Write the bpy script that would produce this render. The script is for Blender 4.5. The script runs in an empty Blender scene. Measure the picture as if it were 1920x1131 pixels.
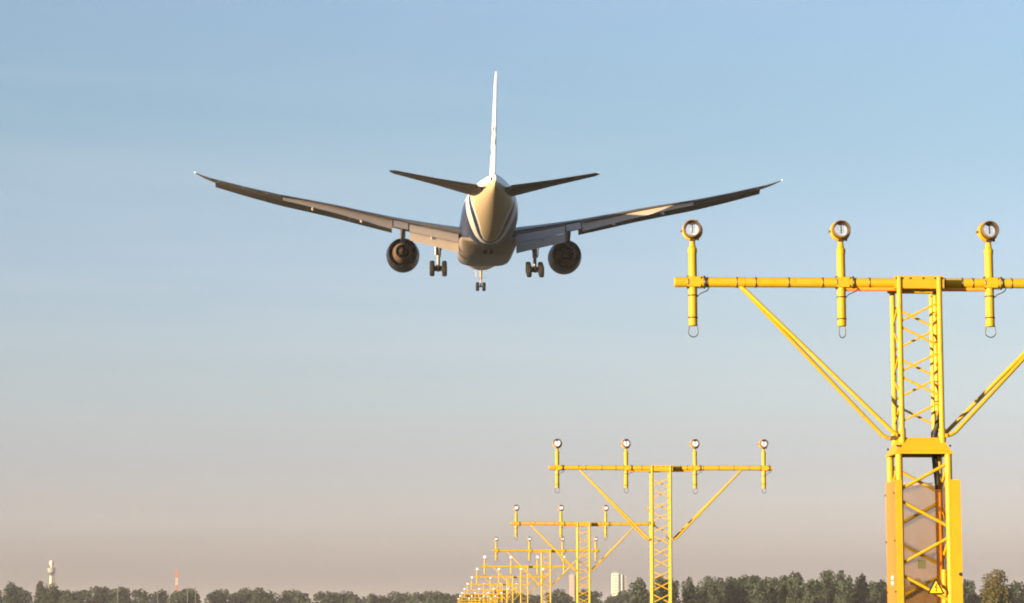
import bpy, math, random
from mathutils import Vector, Matrix
R = math.radians
scene = bpy.context.scene
col = scene.collection

# ------------------------------------------------------------------ camera, sky, sun, exposure
cam_data = bpy.data.cameras.new('camera')
cam_data.sensor_width = 36.0
cam_data.lens = 89.47
cam_data.clip_start = 0.5
cam_data.clip_end = 40000
cam = bpy.data.objects.new('camera', cam_data)
col.objects.link(cam)
cam.location = (0, 0, 1.6)
cam.rotation_euler = (R(90 + 7.301), 0, R(-1.609))
scene.camera = cam

SUN_EL, SUN_AZ = R(4.0), R(180 + 54)          # azimuth clockwise from +Y: low, behind the camera to the left
world = bpy.data.worlds.new('World')
scene.world = world
world.use_nodes = True
wn, wl = world.node_tree.nodes, world.node_tree.links
wn.clear()
w_out = wn.new('ShaderNodeOutputWorld')
w_bg = wn.new('ShaderNodeBackground')
w_bg.inputs['Strength'].default_value = 0.07
sky = wn.new('ShaderNodeTexSky')
sky.sky_type = 'NISHITA'
sky.sun_disc = False
sky.sun_elevation = SUN_EL
sky.sun_rotation = SUN_AZ
sky.altitude = 0
sky.air_density = 1.0
sky.dust_density = 1.0
sky.ozone_density = 1.0
wl.new(w_bg.outputs[0], w_out.inputs[0])
# the clear evening air: colour balance of the sky by height above the horizon, all the way round
SKY_TINT = [(0.010, (0.300, 0.530, 3.600)), (0.035, (0.890, 1.080, 3.150)), (0.060, (0.798, 0.893, 2.084)), (0.085, (0.900, 0.986, 1.802)), (0.115, (0.922, 1.010, 1.633)), (0.150, (1.004, 1.083, 1.667)), (0.190, (0.847, 1.030, 1.407)), (0.250, (1.085, 1.191, 1.629))]
TINT_SCALE = 6.0
w_tc = wn.new('ShaderNodeTexCoord')
w_xyz = wn.new('ShaderNodeSeparateXYZ')
w_ramp = wn.new('ShaderNodeValToRGB')
w_ramp.color_ramp.interpolation = 'B_SPLINE'
els = w_ramp.color_ramp.elements
while len(els) < len(SKY_TINT):
    els.new(.5)
for e, (p, c) in zip(els, SKY_TINT):
    e.position = p
    e.color = (*[v / TINT_SCALE for v in c], 1)
w_mul = wn.new('ShaderNodeVectorMath')
w_mul.operation = 'MULTIPLY'
w_scl = wn.new('ShaderNodeVectorMath')
w_scl.operation = 'SCALE'
w_scl.inputs['Scale'].default_value = TINT_SCALE
wl.new(w_tc.outputs['Generated'], w_xyz.inputs[0])
wl.new(w_xyz.outputs[2], w_ramp.inputs[0])
wl.new(sky.outputs[0], w_mul.inputs[0])
wl.new(w_ramp.outputs[0], w_mul.inputs[1])
wl.new(w_mul.outputs[0], w_scl.inputs[0])
# faint cirrus streaks
w_map = wn.new('ShaderNodeMapping')
w_map.inputs['Rotation'].default_value = (0, R(7.0), 0)
w_map.inputs['Scale'].default_value = (3.0, 3.0, 34.0)
w_map.inputs['Location'].default_value = (1.1, .2, 6.1)
w_nz = wn.new('ShaderNodeTexNoise')
w_nz.inputs['Scale'].default_value = 1.0
w_nz.inputs['Detail'].default_value = 7
w_nz.inputs['Roughness'].default_value = .55
w_nz.inputs['Distortion'].default_value = .4
w_cl = wn.new('ShaderNodeMapRange')
w_cl.inputs['From Min'].default_value = .50
w_cl.inputs['From Max'].default_value = .78
w_cl.inputs['To Max'].default_value = .14
w_mix = wn.new('ShaderNodeMix')
w_mix.data_type = 'RGBA'
w_mix.inputs[7].default_value = (3.35, 3.35, 3.4, 1)
wl.new(w_tc.outputs['Generated'], w_map.inputs[0])
wl.new(w_map.outputs[0], w_nz.inputs['Vector'])
wl.new(w_nz.outputs[0], w_cl.inputs['Value'])
wl.new(w_cl.outputs[0], w_mix.inputs[0])
wl.new(w_scl.outputs[0], w_mix.inputs[6])
wl.new(w_mix.outputs[2], w_bg.inputs[0])

sun_data = bpy.data.lights.new('sun', 'SUN')
sun_data.energy = 5.0
sun_data.color = (1.0, 0.72, 0.42)
sun_data.angle = R(0.53)
sun = bpy.data.objects.new('sun', sun_data)
col.objects.link(sun)
to_sun = Vector((math.sin(SUN_AZ) * math.cos(SUN_EL), math.cos(SUN_AZ) * math.cos(SUN_EL), math.sin(SUN_EL)))
sun.rotation_euler = to_sun.to_track_quat('Z', 'Y').to_euler()
sun.location = (-60, -90, 40)

vs = scene.view_settings
vs.view_transform = 'Standard'
vs.look = 'None'
vs.exposure = 1.80
vs.gamma = 1.0
vs.use_curve_mapping = False
scene.cycles.filter_width = 1.9

# ------------------------------------------------------------------ helpers
class MB:
    """collects shapes and links them as ONE mesh object"""
    def __init__(s):
        s.v, s.f, s.m = [], [], []
    def add(s, verts, faces, mi=0):
        o = len(s.v)
        s.v += [tuple(p) for p in verts]
        s.f += [tuple(i + o for i in f) for f in faces]
        s.m += [mi] * len(faces)
    def box(s, c, d, mat=None, mi=0):
        x, y, z = d[0] / 2, d[1] / 2, d[2] / 2
        vs_ = [Vector(p) for p in ((-x, -y, -z), (x, -y, -z), (x, y, -z), (-x, y, -z), (-x, -y, z), (x, -y, z), (x, y, z), (-x, y, z))]
        if mat is not None:
            vs_ = [mat @ p for p in vs_]
        c = Vector(c)
        s.add([p + c for p in vs_], [(0, 3, 2, 1), (4, 5, 6, 7), (0, 1, 5, 4), (1, 2, 6, 5), (2, 3, 7, 6), (3, 0, 4, 7)], mi)
    def loft(s, rings, caps=(True, True), closed=True, mi=0):
        n = len(rings[0])
        vs_ = [p for r in rings for p in r]
        fs = []
        for i in range(len(rings) - 1):
            for j in range(n if closed else n - 1):
                k = (j + 1) % n
                fs.append((i * n + j, i * n + k, (i + 1) * n + k, (i + 1) * n + j))
        if caps[0]:
            fs.append(tuple(reversed(range(n))))
        if caps[1]:
            fs.append(tuple((len(rings) - 1) * n + j for j in range(n)))
        s.add(vs_, fs, mi)
    def path(s, pts, r, n=8, caps=(True, True), mi=0):
        pts = [Vector(p) for p in pts]
        rs = r if isinstance(r, (list, tuple)) else [r] * len(pts)
        rings, ref = [], None
        for i, p in enumerate(pts):
            a, b = pts[max(i - 1, 0)], pts[min(i + 1, len(pts) - 1)]
            t = (b - a).normalized()
            if ref is None:
                up = Vector((0, 0, 1)) if abs(t.z) < .9 else Vector((1, 0, 0))
                ref = t.cross(up).normalized()
            u = (ref - t * ref.dot(t)).normalized()
            ref = u
            w = t.cross(u)
            rings.append([p + (u * math.cos(2 * math.pi * k / n) + w * math.sin(2 * math.pi * k / n)) * rs[i] for k in range(n)])
        s.loft(rings, caps, mi=mi)
    def tube(s, a, b, r, n=8, r2=None, mi=0):
        s.path([a, b], [r, r if r2 is None else r2], n, mi=mi)
    def lathe(s, prof, mat, n=32, caps=(False, False), mi=0):
        """profile of (axial, radius); the axis is local +Y of mat"""
        s.loft([[mat @ Vector((r * math.cos(2 * math.pi * k / n), y, r * math.sin(2 * math.pi * k / n))) for k in range(n)] for y, r in prof], caps, mi=mi)
    def torus(s, c, R0, r, mat, n=20, m=6, a0=0, a1=2 * math.pi):
        full = abs(a1 - a0 - 2 * math.pi) < 1e-6
        pts = []
        for k in range(n + (0 if full else 1)):
            a = a0 + (a1 - a0) * k / n
            pts.append((a, [mat @ Vector(((R0 + r * math.cos(b)) * math.cos(a), r * math.sin(b), (R0 + r * math.cos(b)) * math.sin(a))) + Vector(c) for b in (2 * math.pi * j / m for j in range(m))]))
        rings = [p[1] for p in pts]
        if full:
            rings.append(rings[0])
        s.loft(rings, (not full, not full))
    def prism(s, poly, t, mat, mi=0):
        """poly in local x,z; thickness t along local y"""
        a = [mat @ Vector((x, -t / 2, z)) for x, z in poly]
        b = [mat @ Vector((x, t / 2, z)) for x, z in poly]
        s.loft([a, b], mi=mi)
    def build(s, name, mats, parent=None, smooth=None, link=True):
        me = bpy.data.meshes.new(name)
        me.from_pydata(s.v, [], s.f)
        if not isinstance(mats, (list, tuple)):
            mats = [mats]
        for m in mats:
            me.materials.append(m)
        if len(mats) > 1:
            me.polygons.foreach_set('material_index', s.m)
        if smooth is not None:
            me.shade_smooth()
            me.set_sharp_from_angle(angle=R(smooth))
        me.update()
        o = bpy.data.objects.new(name, me)
        col.objects.link(o)
        if parent is not None:
            o.parent = parent
        return o

def fix_normals(o):
    import bmesh
    bm = bmesh.new()
    bm.from_mesh(o.data)
    bmesh.ops.recalc_face_normals(bm, faces=bm.faces)
    bm.to_mesh(o.data)
    bm.free()
    return o

def tag(o, label=None, cat=None, group=None, kind=None):
    if label: o['label'] = label
    if cat: o['category'] = cat
    if group: o['group'] = group
    if kind: o['kind'] = kind
    return o

def thing(name, label, cat, loc=(0, 0, 0), group=None):
    o = bpy.data.objects.new(name, None)
    o.empty_display_size = .5
    col.objects.link(o)
    o.location = loc
    return tag(o, label, cat, group)

def copy_tree(o, parent=None):
    c = o.copy()
    col.objects.link(c)
    if parent is not None:
        c.parent = parent
    for ch in list(o.children):
        copy_tree(ch, c)
    return c

# ------------------------------------------------------------------ materials
def new_mat(name):
    m = bpy.data.materials.new(name)
    m.use_nodes = True
    nt = m.node_tree
    b = nt.nodes['Principled BSDF']
    return m, nt, b

def N(nt, kind, **kw):
    n = nt.nodes.new(kind)
    for k, v in kw.items():
        setattr(n, k, v)
    return n

def math_node(nt, op, a, b=None, c=None, clamp=False):
    n = nt.nodes.new('ShaderNodeMath')
    n.operation = op
    n.use_clamp = clamp
    for i, x in enumerate((a, b, c)):
        if x is None: continue
        if isinstance(x, (int, float)): n.inputs[i].default_value = x
        else: nt.links.new(x, n.inputs[i])
    return n.outputs[0]

def mix_col(nt, f, a, b):
    n = nt.nodes.new('ShaderNodeMix')
    n.data_type = 'RGBA'
    for sock, x in ((n.inputs[0], f), (n.inputs[6], a), (n.inputs[7], b)):
        if isinstance(x, (int, float)): sock.default_value = x
        elif isinstance(x, tuple): sock.default_value = (*x, 1)
        else: nt.links.new(x, sock)
    return n.outputs[2]

def paint(name, c, c2=None, scale=6.0, rough=.45, metal=0.0, amount=.6, bump=0.0, spec=.5, coat=0.0):
    m, nt, b = new_mat(name)
    b.inputs['Metallic'].default_value = metal
    b.inputs['Specular IOR Level'].default_value = spec
    b.inputs['Coat Weight'].default_value = coat
    tc = N(nt, 'ShaderNodeTexCoord')
    nz = N(nt, 'ShaderNodeTexNoise')
    nz.inputs['Scale'].default_value = scale
    nz.inputs['Detail'].default_value = 6
    nz.inputs['Roughness'].default_value = .65
    nt.links.new(tc.outputs['Object'], nz.inputs['Vector'])
    f = math_node(nt, 'MULTIPLY_ADD', nz.outputs[0], 2.4, -.85, clamp=True)
    f = math_node(nt, 'MULTIPLY', f, amount)
    nt.links.new(mix_col(nt, f, c, c2 or tuple(x * .75 for x in c)), b.inputs['Base Color'])
    nt.links.new(math_node(nt, 'MULTIPLY_ADD', nz.outputs[0], .2, rough - .1), b.inputs['Roughness'])
    if bump:
        bp = N(nt, 'ShaderNodeBump')
        bp.inputs['Strength'].default_value = bump
        nt.links.new(nz.outputs[0], bp.inputs['Height'])
        nt.links.new(bp.outputs[0], b.inputs['Normal'])
    return m

M = {}
M['yellow'] = paint('yellow_paint', (.52, .345, .006), (.42, .265, .008), 9, .36, amount=.7)
def mast_paint(name, c, faded, grime, rough):
    m = paint(name, c, faded, 3.0, rough, amount=.9)
    nt = m.node_tree
    b = nt.nodes['Principled BSDF']
    old = b.inputs['Base Color'].links[0].from_socket
    tc = N(nt, 'ShaderNodeTexCoord')
    mp = N(nt, 'ShaderNodeMapping'); mp.inputs['Scale'].default_value = (26, 26, 7)
    nz = N(nt, 'ShaderNodeTexNoise'); nz.inputs['Scale'].default_value = 1.0; nz.inputs['Detail'].default_value = 9; nz.inputs['Roughness'].default_value = .7
    nt.links.new(tc.outputs['Object'], mp.inputs[0]); nt.links.new(mp.outputs[0], nz.inputs['Vector'])
    b.inputs['Specular IOR Level'].default_value = .35
    f = math_node(nt, 'MULTIPLY_ADD', nz.outputs[0], 5.0, -2.75, clamp=True)
    f = math_node(nt, 'MULTIPLY', f, .75)
    nt.links.new(mix_col(nt, f, old, grime), b.inputs['Base Color'])
    return m
M['yellow'] = mast_paint('yellow_paint', (.43, .275, .004), (.41, .28, .02), (.13, .065, .010), .5)
M['yellow_solid'] = paint('yellow_enamel', (.45, .265, .0035), (.39, .22, .005), 4, .5, amount=.7)
M['orange_pipe'] = paint('orange_conduit', (.66, .27, .015), (.5, .18, .015), 12, .5)
M['black'] = paint('black_rubber', (.016, .014, .013), None, 20, .55)
M['dark_metal'] = paint('dark_metal', (.05, .035, .025), (.09, .06, .035), 18, .45, metal=.4)
M['brass'] = paint('bronze_rim', (.22, .12, .035), (.14, .075, .03), 20, .35, metal=.6)
M['wire'] = paint('grey_wire', (.035, .035, .035), None, 20, .5)
M['steel'] = paint('galvanised_steel', (.40, .40, .38), (.25, .25, .24), 12, .4, metal=.6)
M['concrete'] = paint('concrete', (.32, .31, .29), (.22, .21, .2), 5, .9, bump=.3)
M['white_sticker'] = paint('white_sticker', (.78, .77, .74), None, 8, .5)
M['green_sticker'] = paint('faded_green_sticker', (.30, .33, .17), None, 8, .6)
M['sign_yellow'] = paint('sign_yellow', (.80, .52, .01), None, 8, .4)
M['sign_black'] = paint('sign_black', (.015, .014, .012), None, 8, .4)

def amber(name, c, alpha):
    m, nt, b = new_mat(name)
    tc = N(nt, 'ShaderNodeTexCoord')
    nz = N(nt, 'ShaderNodeTexNoise')
    nz.inputs['Scale'].default_value = 3.0
    nz.inputs['Detail'].default_value = 5
    mp = N(nt, 'ShaderNodeMapping')
    mp.inputs['Scale'].default_value = (3, 3, .5)
    nt.links.new(tc.outputs['Object'], mp.inputs[0])
    nt.links.new(mp.outputs[0], nz.inputs['Vector'])
    nt.links.new(mix_col(nt, nz.outputs[0], c, tuple(x * .75 for x in c)), b.inputs['Base Color'])
    b.inputs['Roughness'].default_value = .45
    nt.links.new(math_node(nt, 'MULTIPLY_ADD', nz.outputs[0], .16, alpha - .08, clamp=True), b.inputs['Alpha'])
    return m
M['amber'] = amber('amber_polycarbonate', (.56, .29, .06), .50)
M['amber_pale'] = amber('pale_amber_polycarbonate', (.66, .40, .12), .36)

def lens_mat(name, strength):
    m, nt, b = new_mat(name)
    tc = N(nt, 'ShaderNodeTexCoord')
    vz = N(nt, 'ShaderNodeTexVoronoi')
    vz.inputs['Scale'].default_value = 38
    nt.links.new(tc.outputs['Object'], vz.inputs['Vector'])
    b.inputs['Base Color'].default_value = (.18, .20, .22, 1)
    b.inputs['Roughness'].default_value = .10
    nt.links.new(mix_col(nt, vz.outputs['Distance'], (1, 1, .98), (.60, .66, .70)), b.inputs['Emission Color'])
    b.inputs['Emission Strength'].default_value = strength
    return m
M['lens'] = lens_mat('lamp_glass', .23)
M['lens_lit'] = lens_mat('lit_lamp_glass', .38)
M['lens_bright'] = lens_mat('bright_lamp_glass', 1.1)

# aircraft paints
def fuselage_mat():
    m, nt, b = new_mat('fuselage_livery')
    tc = N(nt, 'ShaderNodeTexCoord')
    sp = N(nt, 'ShaderNodeSeparateXYZ')
    nt.links.new(tc.outputs['Object'], sp.inputs[0])
    y, z = sp.outputs[1], sp.outputs[2]
    st = math_node(nt, 'SUBTRACT', 33.0, y)                          # metres behind the nose
    u = math_node(nt, 'DIVIDE', math_node(nt, 'SUBTRACT', .6, z), 3.7)
    u = math_node(nt, 'MAXIMUM', u, 0.0)
    q = math_node(nt, 'MULTIPLY', math_node(nt, 'SUBTRACT', 1.0, math_node(nt, 'MULTIPLY', u, u)), 8.5)
    b0 = math_node(nt, 'MULTIPLY_ADD', q, .92, 42.9)
    b1 = math_node(nt, 'ADD', b0, math_node(nt, 'MULTIPLY_ADD', q, .20, .5))
    b2 = math_node(nt, 'ADD', b1, math_node(nt, 'MULTIPLY_ADD', q, .115, .28))
    b3 = math_node(nt, 'ADD', b2, math_node(nt, 'MULTIPLY_ADD', q, .05, .1))
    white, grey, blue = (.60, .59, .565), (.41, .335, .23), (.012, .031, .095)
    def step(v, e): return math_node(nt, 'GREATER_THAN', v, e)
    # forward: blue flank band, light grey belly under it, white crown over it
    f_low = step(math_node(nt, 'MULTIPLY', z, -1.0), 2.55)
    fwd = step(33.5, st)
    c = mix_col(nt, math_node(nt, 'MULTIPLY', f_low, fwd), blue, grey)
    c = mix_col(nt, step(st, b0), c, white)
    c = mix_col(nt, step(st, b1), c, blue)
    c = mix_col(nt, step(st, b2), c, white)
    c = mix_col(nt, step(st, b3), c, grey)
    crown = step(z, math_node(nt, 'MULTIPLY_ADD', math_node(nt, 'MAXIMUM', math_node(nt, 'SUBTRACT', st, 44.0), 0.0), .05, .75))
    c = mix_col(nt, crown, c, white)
    nz = N(nt, 'ShaderNodeTexNoise')
    nz.inputs['Scale'].default_value = .8
    nz.inputs['Detail'].default_value = 6
    nt.links.new(tc.outputs['Object'], nz.inputs['Vector'])
    dirt = math_node(nt, 'MULTIPLY_ADD', nz.outputs[0], .8, -.28, clamp=True)
    hs = N(nt, 'ShaderNodeMix', data_type='RGBA', blend_type='MULTIPLY')
    nt.links.new(dirt, hs.inputs[0]); nt.links.new(c, hs.inputs[6]); hs.inputs[7].default_value = (.72, .68, .62, 1)
    nt.links.new(hs.outputs[2], b.inputs['Base Color'])
    b.inputs['Roughness'].default_value = .32
    return m
M['fuselage'] = fuselage_mat()
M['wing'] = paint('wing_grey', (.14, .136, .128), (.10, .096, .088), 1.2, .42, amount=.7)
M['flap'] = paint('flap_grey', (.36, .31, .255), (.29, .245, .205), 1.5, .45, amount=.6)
M['fairing'] = paint('belly_grey', (.19, .165, .14), (.13, .11, .09), .9, .42, amount=.8)
M['white_paint'] = paint('white_gloss_paint', (.82, .80, .77), (.72, .70, .67), .8, .3, amount=.4)
M['tail_grey'] = paint('tail_grey', (.065, .06, .05), (.045, .042, .036), 1.2, .45)
M['nacelle'] = paint('nacelle_blue', (.009, .012, .018), (.014, .015, .018), 1.5, .4, spec=.18)
M['duct'] = paint('duct_black', (.008, .0075, .007), None, 3, .8, spec=.08)
M['core'] = paint('core_metal', (.11, .078, .05), (.06, .043, .03), 4, .6, spec=.08)
M['plug'] = paint('exhaust_plug', (.03, .02, .015), (.018, .012, .01), 4, .7, spec=.06)
M['tyre'] = paint('tyre_rubber', (.014, .0125, .011), (.024, .019, .016), 5, .85, spec=.15)
M['rim'] = paint('wheel_rim', (.12, .10, .085), None, 5, .5)
M['strut'] = paint('gear_strut', (.24, .20, .16), (.13, .11, .09), 4, .4, metal=.2)
M['dark_strut'] = paint('gear_dark', (.04, .034, .03), (.07, .06, .05), 4, .5)
def glow(name, c, s):
    m, nt, b = new_mat(name)
    b.inputs['Base Color'].default_value = (.8, .8, .8, 1)
    b.inputs['Emission Color'].default_value = (*c, 1)
    b.inputs['Emission Strength'].default_value = s
    return m
M['nav_light'] = glow('tip_light', (1, 1, 1), .8)

# ------------------------------------------------------------------ ground and air
def ground_mat():
    m, nt, b = new_mat('dry_grass_ground')
    tc = N(nt, 'ShaderNodeTexCoord')
    a = N(nt, 'ShaderNodeTexNoise'); a.inputs['Scale'].default_value = .02; a.inputs['Detail'].default_value = 8
    d = N(nt, 'ShaderNodeTexNoise'); d.inputs['Scale'].default_value = 3.0; d.inputs['Detail'].default_value = 6
    nt.links.new(tc.outputs['Object'], a.inputs['Vector']); nt.links.new(tc.outputs['Object'], d.inputs['Vector'])
    f = math_node(nt, 'MULTIPLY_ADD', math_node(nt, 'ADD', a.outputs[0], d.outputs[0]), 1.6, -1.1, clamp=True)
    nt.links.new(mix_col(nt, f, (.028, .036, .013), (.075, .066, .028)), b.inputs['Base Color'])
    b.inputs['Roughness'].default_value = .95
    bp = N(nt, 'ShaderNodeBump'); bp.inputs['Strength'].default_value = .6; bp.inputs['Distance'].default_value = .1
    nt.links.new(d.outputs[0], bp.inputs['Height']); nt.links.new(bp.outputs[0], b.inputs['Normal'])
    return m
g = MB()
G = 9000
g.add([(-G, -G, 0), (G, -G, 0), (G, G, 0), (-G, G, 0)], [(0, 1, 2, 3)])
tag(g.build('ground', ground_mat()), kind='structure')

# ------------------------------------------------------------------ far trees
def leaf_mat(name, c1, c2):
    m, nt, b = new_mat(name)
    oi = N(nt, 'ShaderNodeObjectInfo')
    tc = N(nt, 'ShaderNodeTexCoord')
    nz = N(nt, 'ShaderNodeTexNoise'); nz.inputs['Scale'].default_value = .5; nz.inputs['Detail'].default_value = 3
    nt.links.new(tc.outputs['Object'], nz.inputs['Vector'])
    f = math_node(nt, 'ADD', math_node(nt, 'MULTIPLY', oi.outputs['Random'], .5), math_node(nt, 'MULTIPLY_ADD', nz.outputs[0], 1.4, -.45), clamp=True)
    nt.links.new(mix_col(nt, f, c1, c2), b.inputs['Base Color'])
    b.inputs['Roughness'].default_value = .8
    b.inputs['Specular IOR Level'].default_value = .15
    return m
M['leaf'] = leaf_mat('hazed_foliage', (.024, .040, .030), (.046, .064, .042))  # lighter bluish grey: part of the distance haze is in the leaf colour
M['leaf_olive'] = leaf_mat('olive_foliage', (.05, .052, .016), (.095, .082, .026))
M['bark'] = paint('bark', (.07, .055, .04), (.04, .03, .022), 3, .9)

def crown_mesh(seed, n, leaf, name, mat, lobes=9, tall=1.0):
    """unit crown: about 1 wide, from z=0 to z=1, made of leaf-clump faces spread through its lobes"""
    r = random.Random(seed)
    L = []
    for i in range(lobes):
        h = .20 + .64 * (i + r.random() * .8) / lobes
        rad = .5 * math.sqrt(max(.05, 1 - ((h - .42) / .58) ** 2))
        lr = r.uniform(.15, .23)
        a = i * 2.4 + r.uniform(-.5, .5)
        off = max(0, rad - lr) * r.uniform(.75, 1.05)
        L.append((off * math.cos(a), off * math.sin(a), h, lr))
    L.append((r.uniform(-.1, .1), r.uniform(-.1, .1), .82, .18))
    L.append((0, 0, .5, .34))
    mb = MB()
    for i in range(n):
        lx, ly, lz, lr = L[r.randrange(len(L))]
        while True:
            d = Vector((r.uniform(-1, 1), r.uniform(-1, 1), r.uniform(-1, 1)))
            if .02 < d.length < 1: break
        d = d.normalized() * (r.random() ** .35)
        p = Vector((lx, ly, lz)) + Vector((d.x * lr, d.y * lr, d.z * lr * .72 / tall))
        if p.z < .02 or p.z > 1.0: continue
        s = leaf * r.uniform(.6, 1.4)
        u = Vector((r.uniform(-1, 1), r.uniform(-1, 1), r.uniform(-.7, .7))).normalized()
        w = u.cross(Vector((r.uniform(-1, 1), r.uniform(-1, 1), r.uniform(-1, 1)))).normalized()
        zs = Vector((1, 1, .55))
        q = [u * s, w * s * .7, u * -s * .8, w * -s * .65]
        mb.add([p + Vector((e.x, e.y, e.z * zs.z)) for e in q], [(0, 1, 2, 3)])
    o = mb.build(name, mat)
    col.objects.unlink(o)
    return o.data
crowns = [crown_mesh(s, 1700, .05, 'crown', M['leaf'], lobes=11 + s % 4) for s in range(8)]
crown_olive = crown_mesh(77, 3200, .034, 'crown', M['leaf_olive'], lobes=15)
tm = MB()
tm.path([(0, 0, 0), (.004, .002, .12), (-.004, .003, .4), (.002, 0, .8)], [.035, .024, .016, .006], 7)
for k in range(5):
    a = k * 1.3
    tm.path([(0, 0, .25 + .08 * k), (.1 * math.cos(a), .1 * math.sin(a), .38 + .08 * k), (.2 * math.cos(a), .2 * math.sin(a), .46 + .08 * k)], [.012, .007, .003], 5)
tobj = tm.build('trunk', M['bark'], smooth=60)
trunk_mesh = tobj.data
bpy.data.objects.remove(tobj)
trng = random.Random(11)
def tree(x, y, h, w, label, group=None, crown=None, name='broadleaf_tree'):
    t = thing(name, label, 'tree', (x, y, 0), group)
    t.rotation_euler.z = trng.random() * 6.283
    for nm, me, z0, hh in (('crown', crown or crowns[trng.randrange(8)], .10 * h, .905 * h), ('trunk', trunk_mesh, 0, h * .9)):
        o = bpy.data.objects.new(nm, me)
        col.objects.link(o)
        o.parent = t
        o.location.z = z0
        o.scale = (w, w, hh * 1.05) if nm == 'crown' else (h * .55, h * .55, hh)
    return t

prominent = [
 (-191.7, 1150, 21.8, 8.5, 'round grey-green tree standing alone at the far left end of the tree line', None),
 (-173.4, 1120, 21.3, 7.0, 'wide dense grey tree just to the left of the control tower', None),
 (-169.9, 1128, 20.9, 6.5, 'low dark tree whose crown touches the foot of the control tower', None),
 (58.9, 760, 16.4, 6.6, 'lone round dark tree between the pale tower block and the second yellow mast', None),
 (66.8, 770, 17.2, 7.6, 'dark tree seen through the lattice of the second yellow mast', None),
 (73.0, 800, 16.8, 5.5, 'narrow tree just to the right of the second yellow mast', None),
 (75.8, 780, 17.2, 5.0, 'small domed tree standing clear of the wood edge, beside a gap', None),
 (109.3, 780, 18.6, 7.5, 'broad domed tree rising at the middle of the right wood', None),
 (116.9, 770, 19.0, 7.0, 'tallest round tree of the dark wood on the right', None),
 (122.3, 780, 18.7, 5.5, 'tall slim tree touching the tallest tree of the right wood', None),
 (129.0, 780, 18.0, 6.0, 'dark egg-shaped tree at the end of the wood near the nearest mast', None),
 (163.2, 790, 16.7, 7.0, 'bluish low tree just to the right of the nearest yellow mast', None),
]
for x, y, h, w, lab, gr in prominent:
    tree(x, y, h, w * 1.1, lab, gr)
tree(113.4, 520, 13.4, 7.6, 'olive-brown bushy tree in the far right corner, nearer than the wood', crown=crown_olive, name='olive_tree')
wood = [(85.5, 820, 17.7, 6.4), (87.2, 800, 17.2, 7.0), (94.5, 830, 18.1, 7.2), (100.7, 850, 19.2, 8.0), (103.5, 840, 18.8, 7.6), (104.8, 820, 18.0, 6.8),
        (105.3, 800, 17.4, 6.2), (106.6, 790, 17.7, 6.5), (116.0, 800, 16.9, 5.8), (116.9, 790, 16.4, 5.2), (126.5, 790, 17.6, 5.6), (135.6, 800, 16.1, 5.2),
        (136.3, 790, 16.5, 6.6), (143.4, 800, 17.0, 7.6), (150.3, 800, 17.2, 8.6), (157.8, 800, 16.7, 8.4), (180.3, 800, 16.4, 5.7), (184.4, 800, 16.1, 6.6),
        (90.5, 790, 16.0, 7.0), (98.0, 780, 15.8, 7.0), (111.5, 760, 15.6, 7.0), (120.0, 755, 15.4, 6.5), (132.0, 770, 15.0, 6.5), (139.5, 780, 15.6, 6.5),
        (82.0, 805, 13.6, 6.0), (79.5, 800, 12.6, 5.0), (62.6, 790, 12.4, 5.0), (70.5, 780, 13.0, 5.0)]
wr = random.Random(4)
x = 84.0
while x < 190:
    wood.append((x, 835 + wr.uniform(-15, 30), 15.6 + wr.uniform(-.6, .9), wr.uniform(8, 11)))
    x += wr.uniform(4.5, 6.5)
for x, y, h, w in wood:
    tree(x, y, h, w * 1.2, 'dark broadleaf tree in the dense wood on the right half of the horizon', 'trees of the dense right wood')
fr = random.Random(23)
x = -285.0
while x < 330:
    y = 1260 + fr.uniform(-60, 120)
    t_ = (x + 285) / 600
    h = 20.4 + fr.uniform(-1.6, 1.2) - 1.1 * min(1, max(0, (x + 150) / 120)) + (0.8 if fr.random() < .2 else 0) + (y - 1260) * .015
    if x > -60: h -= .5
    tree(x, y, h, fr.uniform(11, 17), 'small hazy grey-green tree in the long far tree line along the horizon', 'trees of the far hazy tree line')
    x += fr.uniform(3.6, 6.6)

# ------------------------------------------------------------------ far buildings and masts
M['lit_wall'] = paint('cream_wall', (.54, .49, .42), (.49, .44, .37), .3, .8)
M['white_wall'] = paint('white_wall', (.80, .78, .74), None, .3, .8)
M['grey_and_shade'] = paint('grey_and_shade', (.17, .18, .20), None, .3, .8)  # plain grey parts, and the tower block's shaded side as a colour
M['pink_wall'] = paint('pink_wall', (.31, .235, .20), None, .3, .8)
M['glass'] = paint('window_glass', (.26, .25, .25), (.2, .2, .22), .5, .2)
M['tower_conc'] = paint('tower_concrete', (.42, .38, .32), (.34, .3, .26), .3, .85)
M['tower_dark'] = paint('dark_cladding_and_shade', (.055, .065, .075), None, .5, .5)  # dark cab cladding; also the shade colour beside the control tower shaft
M['red'] = paint('hazed_aviation_red', (.42, .15, .095), None, 1, .5)  # softened red, the haze before the mast put into the paint
M['white'] = paint('hazed_aviation_white', (.48, .42, .36), None, 1, .5)  # softened white, haze put into the colour likewise

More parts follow.
